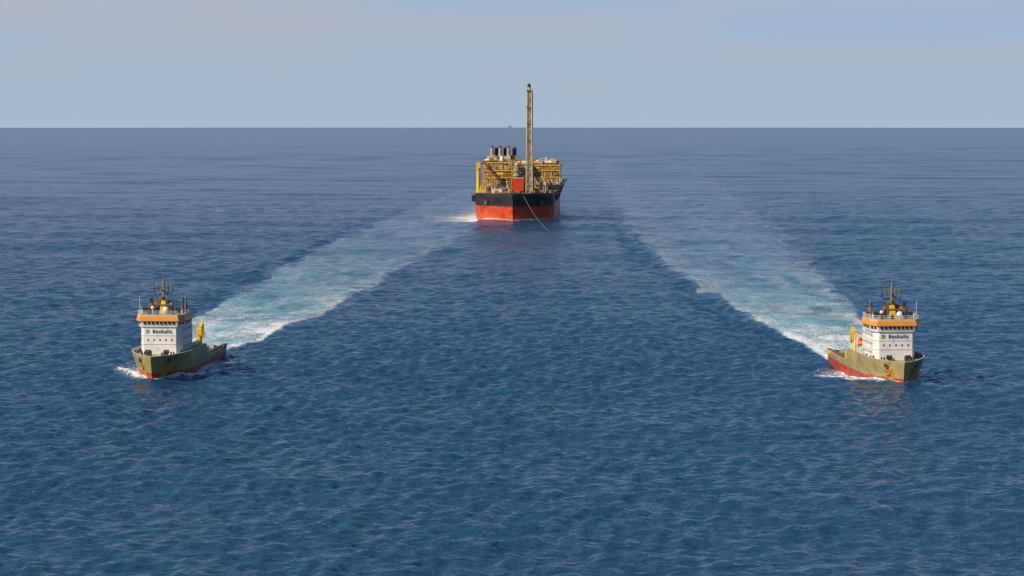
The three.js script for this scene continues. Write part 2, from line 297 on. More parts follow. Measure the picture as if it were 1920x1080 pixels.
function beam(a, b, w, h) { const A = new THREE.Vector3(...a), B = new THREE.Vector3(...b), d = B.clone().sub(A), g = new THREE.BoxGeometry(w, h, d.length()); const m = new THREE.Matrix4().lookAt(B, A, new THREE.Vector3(0, 1, 0)); g.applyMatrix4(m); return g.translate((A.x + B.x) / 2, (A.y + B.y) / 2, (A.z + B.z) / 2); }
function tank(a, b, r) { const A = new THREE.Vector3(...a), B = new THREE.Vector3(...b), d = B.clone().sub(A), L = d.length(), p = []; for (let i = 0; i <= 5; i++) { const t = i / 5 * Math.PI / 2; p.push(new THREE.Vector2(Math.max(0.001, r * Math.sin(t)), -L / 2 - r * 0.5 * Math.cos(t) + r * 0.5)); } for (let i = 5; i >= 0; i--) { const t = i / 5 * Math.PI / 2; p.push(new THREE.Vector2(Math.max(0.001, r * Math.sin(t)), L / 2 + r * 0.5 * Math.cos(t) - r * 0.5)); } const g = new THREE.LatheGeometry(p, 14); g.applyQuaternion(new THREE.Quaternion().setFromUnitVectors(new THREE.Vector3(0, 1, 0), d.normalize())); return g.translate((A.x + B.x) / 2, (A.y + B.y) / 2, (A.z + B.z) / 2); }
const merge = (list) => mergeGeometries(list.map((g) => { const k = g.index ? g.toNonIndexed() : g; for (const n of Object.keys(k.attributes)) if (!['position', 'normal', 'uv'].includes(n)) k.deleteAttribute(n); return k; }));
function prism(points, y0, y1, top = points) {   // plan outline [x, z] counter-clockwise from above, upper outline may differ
  const pos = [], n = points.length, tri = (a, b, c) => pos.push(...a, ...b, ...c);
  for (let i = 0; i < n; i++) { const j = (i + 1) % n, a = [points[i][0], y0, points[i][1]], b = [points[j][0], y0, points[j][1]], c = [top[j][0], y1, top[j][1]], d = [top[i][0], y1, top[i][1]]; tri(a, b, c); tri(a, c, d); }
  for (let i = 1; i < n - 1; i++) { tri([top[0][0], y1, top[0][1]], [top[i][0], y1, top[i][1]], [top[i + 1][0], y1, top[i + 1][1]]); tri([points[0][0], y0, points[0][1]], [points[i + 1][0], y0, points[i + 1][1]], [points[i][0], y0, points[i][1]]); }
  const g = new THREE.BufferGeometry(); g.setAttribute('position', new THREE.Float32BufferAttribute(pos, 3));
  const uv = []; for (let i = 0; i < pos.length; i += 3) uv.push((pos[i] + pos[i + 2]) / 24, pos[i + 1] / 24); g.setAttribute('uv', new THREE.Float32BufferAttribute(uv, 2)); g.computeVertexNormals(); return g;
}
// shell of a hull between two heights, both sides, with the stem raked and the transom closed
function shell(half, L, z0, lowAt, highAt, rake, ns, nh, transom = true, inset = 0) {
  const parts = [];
  for (const side of [-1, 1]) {
    const pos = [], uv = [], idx = [];
    for (let i = 0; i <= ns; i++) {
      const f = i / ns, s = L * (0.25 * f + 0.75 * f * f);
      for (let j = 0; j <= nh; j++) { const h = lerp(lowAt(s), highAt(s), j / nh), b = Math.max(0.02, half(s, h) - inset); pos.push(side * b, h, z0 - s + rake * h * Math.max(0, 1 - s / 22) - inset * Math.max(0, 1 - s / 12)); uv.push((s + side * 7) / 24, h / 24); }
    }
    for (let i = 0; i < ns; i++) for (let j = 0; j < nh; j++) { const a = i * (nh + 1) + j, b = a + 1, c = a + nh + 1, d = c + 1; if (side < 0) idx.push(a, b, c, b, d, c); else idx.push(a, c, b, b, c, d); }
    const g = new THREE.BufferGeometry(); g.setAttribute('position', new THREE.Float32BufferAttribute(pos, 3)); g.setAttribute('uv', new THREE.Float32BufferAttribute(uv, 2)); g.setIndex(idx); g.computeVertexNormals(); parts.push(g);
  }
  if (transom) { const lo = lowAt(L), hi = highAt(L), a = half(L, lo) - inset, b = half(L, hi) - inset, z = z0 - L; const g = new THREE.BufferGeometry(); g.setAttribute('position', new THREE.Float32BufferAttribute([-a, lo, z, -b, hi, z, b, hi, z, a, lo, z], 3)); g.setAttribute('uv', new THREE.Float32BufferAttribute([0, lo / 24, 0, hi / 24, 0.7, hi / 24, 0.7, lo / 24], 2)); g.setIndex([0, 1, 2, 0, 2, 3]); g.computeVertexNormals(); parts.push(g); }
  return merge(parts);
}
function deckSheet(half, z0, s0, s1, h, rake, inset, n = 40) {
  const pos = [], uv = [], idx = [];
  for (let i = 0; i <= n; i++) { const s = lerp(s0, s1, i / n), b = Math.max(0.02, half(s, h) - inset), z = z0 - s + rake * h * Math.max(0, 1 - s / 22) - inset * Math.max(0, 1 - s / 12); pos.push(-b, h, z, b, h, z); uv.push(-b / 24, s / 24, b / 24, s / 24); }
  for (let i = 0; i < n; i++) { const a = i * 2; idx.push(a, a + 1, a + 2, a + 1, a + 3, a + 2); }
  const g = new THREE.BufferGeometry(); g.setAttribute('position', new THREE.Float32BufferAttribute(pos, 3)); g.setAttribute('uv', new THREE.Float32BufferAttribute(uv, 2)); g.setIndex(idx); g.computeVertexNormals(); return g;
}
function rimCap(half, z0, L, highAt, rake, w, s0 = 0) {
  const parts = [], n = 90;
  for (const side of [-1, 1]) {
    const pos = [], uv = [], idx = [];
    for (let i = 0; i <= n; i++) { const f = i / n, s = s0 + (L - s0) * (0.25 * f + 0.75 * f * f), h = highAt(s), rk = rake * h * Math.max(0, 1 - s / 22); for (const [o, y] of [[0.06, 0.02], [0.06, 0.14], [-w, 0.14], [-w, 0.02]]) { pos.push(side * Math.max(0.01, half(s, h) + o), h + y, z0 - s + rk + o * Math.max(0, 1 - s / 12)); uv.push(s / 24, h / 24); } }
    for (let i = 0; i < n; i++) for (let k = 0; k < 3; k++) { const a = i * 4 + k, b = a + 1, c = a + 4, d = a + 5; if (side > 0) idx.push(a, c, b, b, c, d); else idx.push(a, b, c, b, d, c); }
    const g = new THREE.BufferGeometry(); g.setAttribute('position', new THREE.Float32BufferAttribute(pos, 3)); g.setAttribute('uv', new THREE.Float32BufferAttribute(uv, 2)); g.setIndex(idx); parts.push(g.toNonIndexed());
  }
  parts.forEach((g) => g.computeVertexNormals()); return merge(parts);
}
function anchorGeo(x, y, z, side, k = 1) {   // shank with two flukes hanging at the side of the bow
  const g = merge([boxUp(0.35 * k, 1.9 * k, 0.35 * k, 0, 0.4 * k, 0), boxUp(2.0 * k, 0.6 * k, 0.5 * k, 0, 0, 0), box(0.45 * k, 1.6 * k, 0.4 * k, 0.85 * k, 0.9 * k, 0, 0, 0, -0.25), box(0.45 * k, 1.6 * k, 0.4 * k, -0.85 * k, 0.9 * k, 0, 0, 0, 0.25)]);
  g.rotateY(side * 0.9); return g.translate(x, y, z);
}
function hullPatch(half, z0, rake, side, s0, s1, h0, h1, off) {   // an uneven-edged coat of stain lying on the plating
  const pos = [], uv = [], idx = [], ns = 8, nh = 10;
  for (let i = 0; i <= nh; i++) { const h = lerp(h0, h1, i / nh), mid = (s0 + s1) / 2, w = (s1 - s0) / 2 * (0.55 + 0.5 * Math.sin(Math.PI * (0.25 + 0.6 * (1 - i / nh))) * (0.8 + 0.4 * vnoise(i * 1.7, side, 7))); for (let j = 0; j <= ns; j++) { const s = mid + w * (j / ns * 2 - 1); pos.push(side * (half(s, h) + off), h, z0 - s + rake * h * Math.max(0, 1 - s / 22) + off); uv.push(s / 24, h / 24); } }
  for (let i = 0; i < nh; i++) for (let j = 0; j < ns; j++) { const a = i * (ns + 1) + j, b = a + 1, c = a + ns + 1, d = c + 1; if (side > 0) idx.push(a, c, b, b, c, d); else idx.push(a, b, c, b, d, c); }
  const g = new THREE.BufferGeometry(); g.setAttribute('position', new THREE.Float32BufferAttribute(pos, 3)); g.setAttribute('uv', new THREE.Float32BufferAttribute(uv, 2)); g.setIndex(idx); g.computeVertexNormals(); return g;
}
const font = await new FontLoader().loadAsync('fonts/droid/droid_sans_bold.typeface.json');
function words(text, size, depth, x, y, z) { const g = new TextGeometry(text, { font, size, depth, curveSegments: 4, bevelEnabled: false }); g.computeBoundingBox(); return g.translate(x, y, z); }

// ------------------------------------------------------------------ tugs
function makeTug(name, label) {
  const t = new THREE.Group(); t.name = name; t.userData = { label, category: 'tugboat', group: 'towing tugs' };
  const z0 = 37.5, Z = (s) => z0 - s, L = 75, RK = 0.22;
  const bootAt = (s) => lerp(2.5, 2.2, clamp(s / 40));
  add(t, 'hull', shell(tugHalf, L, z0, bootAt, tugTop, RK, 90, 8), M.olive);
  add(t, 'boot_stripe', shell(tugHalf, L, z0, () => -2.5, bootAt, RK, 90, 4), M.bootRed, 'red painted lower hull at the waterline');
  const bw = add(t, 'bulwark', shell(tugHalf, L, z0, (s) => Math.min(7.0, tugTop(s) - 0.9), (s) => tugTop(s) - 0.004, RK, 90, 1, true, 0.2), M.cream, 'pale inner bulwark of the deck edge');
  add(bw, 'rail_cap', rimCap(tugHalf, z0, L, tugTop, RK, 0.26), M.cream);
  add(t, 'fore_deck', deckSheet(tugHalf, z0, 0.05, 37.5, 7.05, RK, 0.18), M.cream);
  const ad = add(t, 'work_deck', deckSheet(tugHalf, z0, 37.2, 74.9, 3.1, 0, 0.18), M.wood, 'brown planked after deck');
  for (let i = 0; i < 9; i++) add(ad, 'plank', boxUp(1.45, 0.08, 30, -6.4 + i * 1.6, 3.11, Z(57)), M.wood);
  add(t, 'break_bulkhead', boxUp(17.4, 4.3, 0.3, 0, 2.9, Z(37.6)), M.cream);
  // anchors in their pockets
  for (const side of [-1, 1]) {
    const s = 4.6, h = 5.6, b = tugHalf(s, h), zz = Z(s) + RK * h * (1 - s / 22);
    const pk = add(t, 'anchor_pocket', new THREE.CylinderGeometry(0.85, 0.85, 0.5, 14).rotateX(Math.PI / 2).rotateY(side * 0.75).translate(side * (b + 0.05), h + 0.5, zz + 0.1), M.dark);
    add(pk, 'anchor', anchorGeo(side * (b - 0.25), h - 2.3, zz - 0.25, side, 0.85), M.rustPaint, 'orange rusty anchor');
    add(t, 'rust_stain', hullPatch(tugHalf, z0, RK, side, 3.0, 5.2, -0.5, 5.0, 0.07), M.rustPaint, 'yellow-orange stain running down below the anchor');
  }
  // foredeck gear
  for (const [x, s] of [[-2.2, 5.2], [2.2, 5.2], [-4.4, 8.0], [4.4, 8.0], [-6.6, 13], [6.6, 13], [-7.4, 19], [7.4, 19]]) { const bo = grp(t, 'bollard'); for (const dx of [-0.4, 0.4]) add(bo, 'post', cyl(0.26, 0.26, 1.0, x + dx, 7.05, Z(s), 10), M.dark); add(bo, 'foot', boxUp(1.5, 0.12, 0.7, x, 7.05, Z(s)), M.dark); }
  for (const x of [-2.4, 2.4]) { const w = add(t, 'windlass', boxUp(1.1, 1.3, 1.5, x, 7.05, Z(7.4)), M.brown); add(w, 'drum', new THREE.CylinderGeometry(0.65, 0.65, 1.5, 14).rotateZ(Math.PI / 2).translate(x + (x > 0 ? 1 : -1) * 0.4, 8.1, Z(6.9)), M.dark); }
  for (let i = 0; i < 9; i++) for (const side of [-1, 1]) { const s = 1.6 + i * 1.9, h = tugTop(s) - 0.62, b = tugHalf(s, h) - 0.22; add(bw, 'freeing_port', boxUp(0.08, 0.55, 0.7, side * b, h - 0.3, Z(s) + RK * h * (1 - s / 22) - 0.2, 0), M.dark); }
  // deckhouse: narrower front with splayed corners
  const H0 = 7.05, H1 = 15.2, f = 11, out = (a, b, s0, s1, c) => [[-a, Z(s0)], [a, Z(s0)], [b, Z(s0 + c)], [b, Z(s1)], [-b, Z(s1)], [-b, Z(s0 + c)]].reverse();
  const house = add(t, 'deckhouse', prism(out(4.9, 6.2, f, 29, 2.6), H0, H1), M.white, 'tall white deckhouse with lettering on its front');
  for (const h of [10.1, 12.7]) add(house, 'deck_ledge', prism(out(5.05, 6.38, f - 0.14, 29.1, 2.6), h - 0.07, h + 0.07), M.white);
  const win = (parent, x, y, z, w, h, ry) => { const fr = add(parent, 'window', box(w + 0.16, h + 0.16, 0.10, x, y, z, ry), M.steel); add(fr, 'pane', box(w, h, 0.16, x, y, z, ry), M.glass); };
  for (const y of [11.3]) for (let i = 0; i < 5; i++) win(house, -3.6 + i * 1.8, y, Z(f) + 0.03, 0.34, 0.38, 0);
  for (const side of [-1, 1]) { for (const y of [8.9, 11.4, 14.0]) for (let i = 0; i < 6; i++) win(house, side * 6.22, y, Z(15.5 + i * 2.3), 0.55, 0.6, Math.PI / 2); const d = add(house, 'door', boxUp(0.12, 2, 0.9, side * 6.24, 7.3, Z(26.6)), M.steel); add(d, 'handle', boxUp(0.1, 0.12, 0.25, side * 6.34, 8.2, Z(26.9)), M.dark); }
  const lt = add(house, 'lettering', words('Boskalis', 1.1, 0.08, -2.3, 13.3, Z(f) + 0.01), M.text, 'dark company lettering');
  // emblem: a small green block of waves
  const em = []; for (let k = 0; k < 3; k++) em.push(boxUp(1.05, 0.28, 0.08, -3.75 + (k % 2 ? 0.12 : -0.06), 13.28 + k * 0.42, Z(f) + 0.05));
  add(house, 'emblem', merge(em), M.green, 'small green emblem beside the lettering');
  // wheelhouse with its window row and orange band
  const wh = add(t, 'wheelhouse', prism(out(5.3, 6.9, f - 0.4, 24, 3.2), H1, 17.0, out(5.6, 7.2, f - 0.8, 24.2, 3.2)), M.white);
  for (let i = 0; i < 8; i++) { const x = -4.34 + i * 1.24; win(wh, x, 16.45, Z(f - 0.68) + 0.05, 0.72, 0.75, 0); }
  for (const side of [-1, 1]) { for (let i = 0; i < 2; i++) { const k = 0.3 + i * 0.42, x = lerp(5.46, 7.08, k), s = lerp(f - 0.62, f + 2.6, k); win(wh, side * (x + 0.05), 16.45, Z(s) + 0.05, 1.0, 0.75, side * 1.1); } for (let i = 0; i < 5; i++) win(wh, side * 7.13, 16.45, Z(15.4 + i * 1.75), 1.1, 0.75, Math.PI / 2); }
  add(wh, 'orange_band', prism(out(5.9, 7.6, f - 1.2, 24.6, 3.3), 17.05, 18.4, out(5.7, 7.3, f - 1.0, 24.4, 3.3)), M.orange, 'bright orange band around the top of the wheelhouse');
  add(wh, 'roof', prism(out(5.6, 7.2, f - 0.9, 24.3, 3.3), 18.4, 18.95), M.cream);
  // roof rail: posts and two rails
  const rail = [[-5.5, Z(f - 0.8)], [5.5, Z(f - 0.8)], [7.1, Z(f + 2.4)], [7.1, Z(24)], [-7.1, Z(24)], [-7.1, Z(f + 2.4)]];
  const rl = grp(t, 'roof_rail'); for (let i = 0; i < 6; i++) { const a = rail[i], b = rail[(i + 1) % 6], n = Math.max(1, Math.round(Math.hypot(a[0] - b[0], a[1] - b[1]) / 1.7)); for (const y of [19.5, 20.05]) add(rl, 'rail', bar([a[0], y, a[1]], [b[0], y, b[1]], 0.05), M.white); for (let k = 0; k < n; k++) add(rl, 'post', bar([lerp(a[0], b[0], k / n), 18.9, lerp(a[1], b[1], k / n)], [lerp(a[0], b[0], k / n), 20.1, lerp(a[1], b[1], k / n)], 0.06), M.white); }
  for (const [x, s, w, h] of [[-3.6, 12.6, 1.3, 1.5], [-0.8, 12.2, 0.8, 1.2], [3.6, 12.8, 1.2, 1.6], [5.4, 16, 1.4, 1.5], [-5.2, 16.4, 1.4, 1.7]]) add(t, 'roof_cabinet', boxUp(w, h, 1.1, x, 18.95, Z(s)), M.dark);
  // mast: yellow pyramid foot, platform, post, yards, radar scanners, aerials
  const ms = grp(t, 'mast'), mz = Z(17);
  add(ms, 'mast_foot', prism([[-1.0, mz - 1.3], [-1.0, mz + 1.3], [1.0, mz + 1.3], [1.0, mz - 1.3]], 18.95, 23.2, [[-0.6, mz - 0.7], [-0.6, mz + 0.7], [0.6, mz + 0.7], [0.6, mz - 0.7]]), M.yellow, 'yellow tapering foot of the mast');
  add(ms, 'platform', boxUp(5.6, 0.2, 2.6, 0, 21.4, mz), M.brown); add(ms, 'platform', boxUp(3.0, 0.2, 2.2, 0, 23.2, mz), M.mastOlive);
  for (const x of [-2.4, 2.4]) { add(ms, 'lamp', boxUp(0.5, 0.6, 0.5, x, 21.6, mz + 0.9), M.rescue); add(ms, 'strut', bar([x * 0.9, 18.95, mz + 0.9], [x, 21.4, mz + 0.9], 0.2), M.brown); add(ms, 'strut', bar([x * 0.9, 18.95, mz - 0.9], [x * 0.4, 23.2, mz - 0.9], 0.2), M.brown); add(ms, 'locker', boxUp(1.2, 1.1, 1.1, x * 0.72, 21.6, mz - 0.4), M.brown); add(ms, 'locker', boxUp(1.5, 1.7, 1.3, x * 0.95, 18.95, mz - 0.2), M.dark); }
  add(ms, 'post', cyl(0.48, 0.3, 5.8, 0, 23.2, mz), M.mastOlive); add(ms, 'post', bar([0, 28.8, mz], [0, 30.4, mz], 0.16), M.mastOlive);
  add(ms, 'yard', boxUp(6.0, 0.3, 0.3, 0, 27.2, mz), M.mastOlive); add(ms, 'yard', boxUp(4.0, 0.3, 0.35, 0, 25.0, mz), M.mastOlive);
  for (const x of [-2.9, -1.5, 1.4, 2.7]) { add(ms, 'aerial', bar([x, 25.4 - Math.abs(x) * 0.2, mz], [x, 28.0, mz], 0.12), M.dark); add(ms, 'signal_lamp', boxUp(0.4, 0.55, 0.4, x * 0.8, 24.2, mz + 0.3), M.dark); }
  for (const [y, w] of [[23.9, 3.2], [26.0, 2.2]]) { const rd = add(ms, 'radar_scanner', boxUp(w, 0.34, 0.3, 0.3, y, mz + 1.2, 0.4), M.steel); add(rd, 'pedestal', boxUp(0.5, 0.5, 1.5, 0.1, y - 0.5, mz + 0.6), M.dark); }
  for (const x of [-1.8, 1.8]) add(ms, 'stay', bar([x * 2, 19, mz - 2.5], [0, 27.0, mz], 0.06), M.dark);
  const dome = add(t, 'radome', ball(0.95, 1.5, 20.15, Z(13)), M.white, 'white spherical radar dome'); add(dome, 'stand', cyl(0.3, 0.3, 0.7, 1.5, 18.9, Z(13)), M.white);
  for (const [x, s, r] of [[-3.2, 16, 0.55], [3.6, 19, 0.5]]) { const d = add(t, 'small_radome', ball(r, x, 20.6, Z(s)), M.white); add(d, 'stand', cyl(0.14, 0.14, 1.5, x, 18.9, Z(s)), M.white); }
  // exhaust funnels and the dark cabinets beside them
  for (const side of [-1, 1]) {
    const x = side * 5.1, fn = add(t, 'funnel', prism([[x - 0.9, Z(24.4)], [x - 0.9, Z(21.6)], [x + 0.9, Z(21.6)], [x + 0.9, Z(24.4)]], 18.95, 21.6, [[x - 0.6, Z(24)], [x - 0.6, Z(22)], [x + 0.6, Z(22)], [x + 0.6, Z(24)]]), M.brown, 'brown exhaust funnel with a black pipe end');
    for (const dx of [-0.3, 0.3]) add(fn, 'pipe', cyl(0.28, 0.28, 1.6, x + dx, 21.5, Z(23)), M.dark);
    for (const [dx, s] of [[-1.5, 20], [1.1, 19.4]]) add(t, 'deck_locker', boxUp(1.1, 1.5, 1.3, x + dx * 0.9, 18.95, Z(s)), M.dark);
    const mon = add(t, 'fire_monitor', cyl(0.2, 0.2, 1.4, side * 6.1, 18.95, Z(14.6)), M.white); add(mon, 'nozzle', bar([side * 6.1, 20.2, Z(14.6)], [side * 6.3, 20.9, Z(13.2)], 0.16), M.rescue);
    add(t, 'whip_aerial', bar([side * 6.9, 18.9, Z(15)], [side * 6.95, 24.2, Z(15)], 0.05), M.white);
    for (let k = 0; k < 3; k++) add(t, 'searchlight', ball(0.35, side * (1.9 + k * 1.4), 19.5, Z(f - 0.1)), k % 2 ? M.dark : M.steel);
  }
  // after part of the forecastle deck: engine casing, boat, rafts, cranes
  add(t, 'engine_casing', prism(out(4.4, 4.4, 29.1, 36.5, 0.1), H0, 11.0), M.white);
  const boat = add(t, 'rescue_boat', (() => { const g = new THREE.SphereGeometry(1, 18, 12); g.scale(1.15, 1.0, 3.0); return g.translate(-6.6, 10.2, Z(31.5)); })(), M.rescue, 'orange rescue boat in its davit'); add(boat, 'canopy', ball(0.9, -6.6, 11.0, Z(31.2)), M.rescue);
  const dv = grp(t, 'davit'); for (const s of [29.8, 33.2]) { add(dv, 'arm', bar([-7.6, 7.05, Z(s)], [-7.6, 12.2, Z(s)], 0.2), M.white); add(dv, 'arm', bar([-7.6, 12.2, Z(s)], [-6.2, 12.6, Z(s)], 0.18), M.white); add(dv, 'cradle', boxUp(0.6, 2.2, 0.4, -6.6, 7.05, Z(s)), M.white); }
  for (const s of [31, 33]) { const rf = add(t, 'life_raft', tank([6.6, 8.4, Z(s - 0.8)], [6.6, 8.4, Z(s + 0.8)], 0.75), M.white, 'white life raft canister'); add(rf, 'cradle', boxUp(1.2, 0.8, 0.9, 6.6, 7.05, Z(s)), M.steel); }
  for (const side of [-1, 1]) {
    const x = side * 6.9, cr = grp(t, 'deck_crane', 'yellow folding deck crane'), z = Z(36.6);
    add(cr, 'pedestal', cyl(0.95, 0.75, 3.6, x, 7.0, z), M.yellow); add(cr, 'cab', boxUp(1.7, 1.9, 1.9, x, 10.5, z), M.yellow); add(cr, 'boom', beam([x, 12.0, z], [x + side * 0.2, 13.9, z - 3.2], 0.9, 1.0), M.yellow); add(cr, 'jib', beam([x + side * 0.2, 13.9, z - 3.2], [x + side * 0.3, 9.4, z - 4.6], 0.7, 0.8), M.yellow); add(cr, 'winch', boxUp(1.3, 0.8, 1.0, x, 12.4, z - 0.4), M.yellow);
    const hn = add(t, 'stern_horn', boxUp(0.9, 1.3, 5.0, side * 7.9, 3.15, Z(71.4)), side < 0 ? M.yellow : M.brown, side < 0 ? 'yellow guard at the corner of the stern' : 'brown guard at the corner of the stern'); add(hn, 'cap', boxUp(1.05, 0.2, 5.1, side * 7.9, 4.45, Z(71.4)), M.brown);
    add(t, 'bulwark_gate', boxUp(0.3, 2.2, 3.2, side * 8.72, 4.6, Z(40.5)), M.yellow, 'yellow end piece of the forecastle bulwark');
    for (let k = 0; k < 3; k++) add(t, 'cargo_rail', boxUp(0.5, 1.5, 8.4, side * 7.8, 3.15, Z(46 + k * 8.8)), M.brown);
  }
  // towing gear on the work deck
  const wn = grp(t, 'tow_winch'); for (const x of [-2.9, 2.9]) { add(wn, 'drum', new THREE.CylinderGeometry(1.7, 1.7, 3.6, 20).rotateZ(Math.PI / 2).translate(x, 5.6, Z(41.5)), M.brown); for (const dx of [-1.9, 1.9]) add(wn, 'flange', new THREE.CylinderGeometry(2.3, 2.3, 0.2, 22).rotateZ(Math.PI / 2).translate(x + dx, 5.6, Z(41.5)), M.brown); } add(wn, 'bed', boxUp(11, 1.2, 3.4, 0, 3.12, Z(41.5)), M.deckGreen);
  for (const [x, s, w, h, d] of [[-3.5, 49, 2.4, 1.5, 3.2], [3.8, 52, 2.2, 1.2, 4], [0.5, 60, 1.6, 0.8, 2.2]]) add(t, 'deck_crate', boxUp(w, h, d, x, 3.2, Z(s)), M.brown);
  for (const x of [-1.2, 1.2]) add(t, 'tow_pin', cyl(0.32, 0.32, 1.7, x, 3.15, Z(70)), M.yellow);
  add(t, 'stern_roller', new THREE.CylinderGeometry(1.3, 1.3, 8.4, 18).rotateZ(Math.PI / 2).translate(0, 2.9, Z(74.2)), M.steel);
  return t;
}
function moor(o, b, lift = 0) { o.position.set(b.x, lift, b.z); o.rotation.y = b.a; scene.add(o); return o; }
const tug = moor(makeTug('tugboat', 'olive-hulled tug with white deckhouse and orange band, left of the large ship'), LEFT);
const tug2 = tug.clone(); tug2.name = 'tugboat_001'; tug2.userData = { label: 'khaki-hulled tug with white deckhouse and orange band, right of the large ship', category: 'tugboat', group: 'towing tugs' };
tug2.children.find((o) => o.name === 'hull').material = M.khaki;
moor(tug2, RIGHT);

// ------------------------------------------------------------------ production ship under tow
{
  const ship = new THREE.Group(); ship.name = 'production_ship';
  ship.userData = { label: 'huge red and black production ship carrying yellow process plant and a tall flare tower', category: 'ship' };
  const z0 = 150, Z = (s) => z0 - s, L = 300, RK = 0.12, DECK = 20, r = rng(2024);
  const topAt = (s) => 20 + 1.4 * (1 - smooth(18, 40, s)), bootAt = () => 12;
  add(ship, 'upper_hull', shell(shipHalf, L, z0, bootAt, topAt, RK, 90, 8), M.shipBlack, 'black upper hull');
  add(ship, 'lower_hull', shell(shipHalf, L, z0, () => -4, bootAt, RK, 90, 8), M.shipRed, 'red lower hull');
  add(ship, 'weed_line', shell((s, h) => shipHalf(s, h) + 0.06, L, z0, () => -3, (s) => 0.9 + 0.7 * fbm(s / 3, 1, 71, 3), RK, 160, 2), M.shipBrown, 'dark weedy band at the waterline');
  const bw = add(ship, 'bulwark', shell(shipHalf, 40, z0, (s) => 20, (s) => topAt(s) - 0.005, RK, 40, 1, false, 0.4), M.shipBrown); add(bw, 'rail_cap', rimCap(shipHalf, z0, 42, topAt, RK, 0.5), M.shipBrown);
  add(ship, 'main_deck', deckSheet(shipHalf, z0, 0.1, 299.5, DECK - 0.1, RK, 0.3, 80), M.shipDeck);
  // draught marks and letters of the bow
  for (const side of [-1, 1]) { const marks = []; for (let k = 0; k < 8; k++) { const h = 2 + k * 1.2, s = 9, b = shipHalf(s, h); marks.push(boxUp(0.4, 0.4, 0.08, 0, 0, 0).rotateY(side * 0.72).translate(side * (b + 0.12), h, Z(s) + RK * h * (1 - s / 22) + 0.12)); } add(ship, 'draught_marks', merge(marks), M.pinkBeige, 'white draught marks'); }
  // anchors and chains at the bow, tow bracket at the deck edge
  for (const side of [-1, 1]) { const s = 16, h = 13.5, b = shipHalf(s, h); const pk = add(ship, 'anchor_housing', boxUp(2.4, 4.2, 1.2, side * (b - 0.1), h, Z(s) + 0.5, side * 0.75), M.shipGrey, 'grey anchor housing on the bow'); add(pk, 'anchor', anchorGeo(side * (b + 0.7), h - 0.3, Z(s) + 1.3, side, 1.6), M.shipBrown); }
  const tb = add(ship, 'tow_bracket', boxUp(2.2, 1.6, 2.6, 7.0, 20, Z(6.6)), M.pinkBeige); add(tb, 'fairlead', boxUp(2.8, 1.0, 1.2, 7.0, 19.7, Z(5.0)), M.zinc);
  for (const [x, s] of [[-6, 12], [3, 11], [-13, 22], [14, 20], [19, 26], [-20, 30]]) { const w = add(ship, 'mooring_winch', boxUp(4, 1.2, 2.6, x, 19.95, Z(s)), M.shipBeige); add(w, 'drum', new THREE.CylinderGeometry(1.2, 1.2, 3, 14).rotateZ(Math.PI / 2).translate(x, 22.1, Z(s)), M.shipBrown); }
  const rl = grp(ship, 'deck_rail'); for (const side of [-1, 1]) for (let k = 0; k < 10; k++) { const s = 1.5 + k * 4, a = [side * (shipHalf(s, 20) - 0.5), 22.3, Z(s) + RK * 20 * Math.max(0, 1 - s / 22)], s2 = s + 4, b = [side * (shipHalf(s2, 20) - 0.5), 22.3, Z(s2) + RK * 20 * Math.max(0, 1 - s2 / 22)]; add(rl, 'rail', bar(a, b, 0.1), M.shipYellow); add(rl, 'post', bar([a[0], 19.9, a[2]], a, 0.1), M.shipYellow); }
  // side platforms at the bow and the overhanging riser balcony to port
  const sp = add(ship, 'bow_platform', boxUp(8.5, 0.7, 14, -28.2, 19.2, Z(36)), M.shipBrown, 'brown platform jutting out over the starboard bow');
  for (const s of [31, 36, 41]) add(sp, 'bracket', bar([-31.5, 19.2, Z(s)], [-28.4, 14.2, Z(s)], 0.4), M.shipBlack);
  add(sp, 'fender', boxUp(3.2, 3.4, 9, -30.6, 14.6, Z(38)), M.shipBlack);
  const bal = add(ship, 'riser_balcony', prism([[27, Z(190)], [27, Z(46)], [30.6, Z(46)], [30.6, Z(190)]], 15.5, 26.6, [[15, Z(190)], [15, Z(46)], [35.4, Z(46)], [35.4, Z(190)]]), M.shipBlack, 'black balcony overhanging the port side');
  for (let k = 0; k < 6; k++) add(bal, 'rib', prism([[30, Z(52.5 + k * 22)], [30, Z(51.5 + k * 22)], [30.9, Z(51.5 + k * 22)], [30.9, Z(52.5 + k * 22)]], 14.5, 27.4, [[33, Z(52.5 + k * 22)], [33, Z(51.5 + k * 22)], [36.0, Z(51.5 + k * 22)], [36.0, Z(52.5 + k * 22)]]), M.shipBlack);
  add(bal, 'balcony_screen', boxUp(0.5, 3.4, 20, 35.6, 26.6, Z(58), 0), M.shipBlack); add(bal, 'davit_post', bar([35.2, 26.6, Z(47)], [38.6, 31.2, Z(47)], 0.5), M.shipBlack); add(bal, 'davit_post', bar([35.2, 26.6, Z(50)], [36.6, 31.0, Z(50)], 0.5), M.shipBlack);
  for (let k = 0; k < 5; k++) add(bal, 'deck_locker', boxUp(2.2, 2.4, 2.2, 18 + k * 3.6, 26.6, Z(48.5)), [M.pinkBeige, M.shipBeige, M.shipBrown, M.shipGrey, M.pinkBeige][k]);
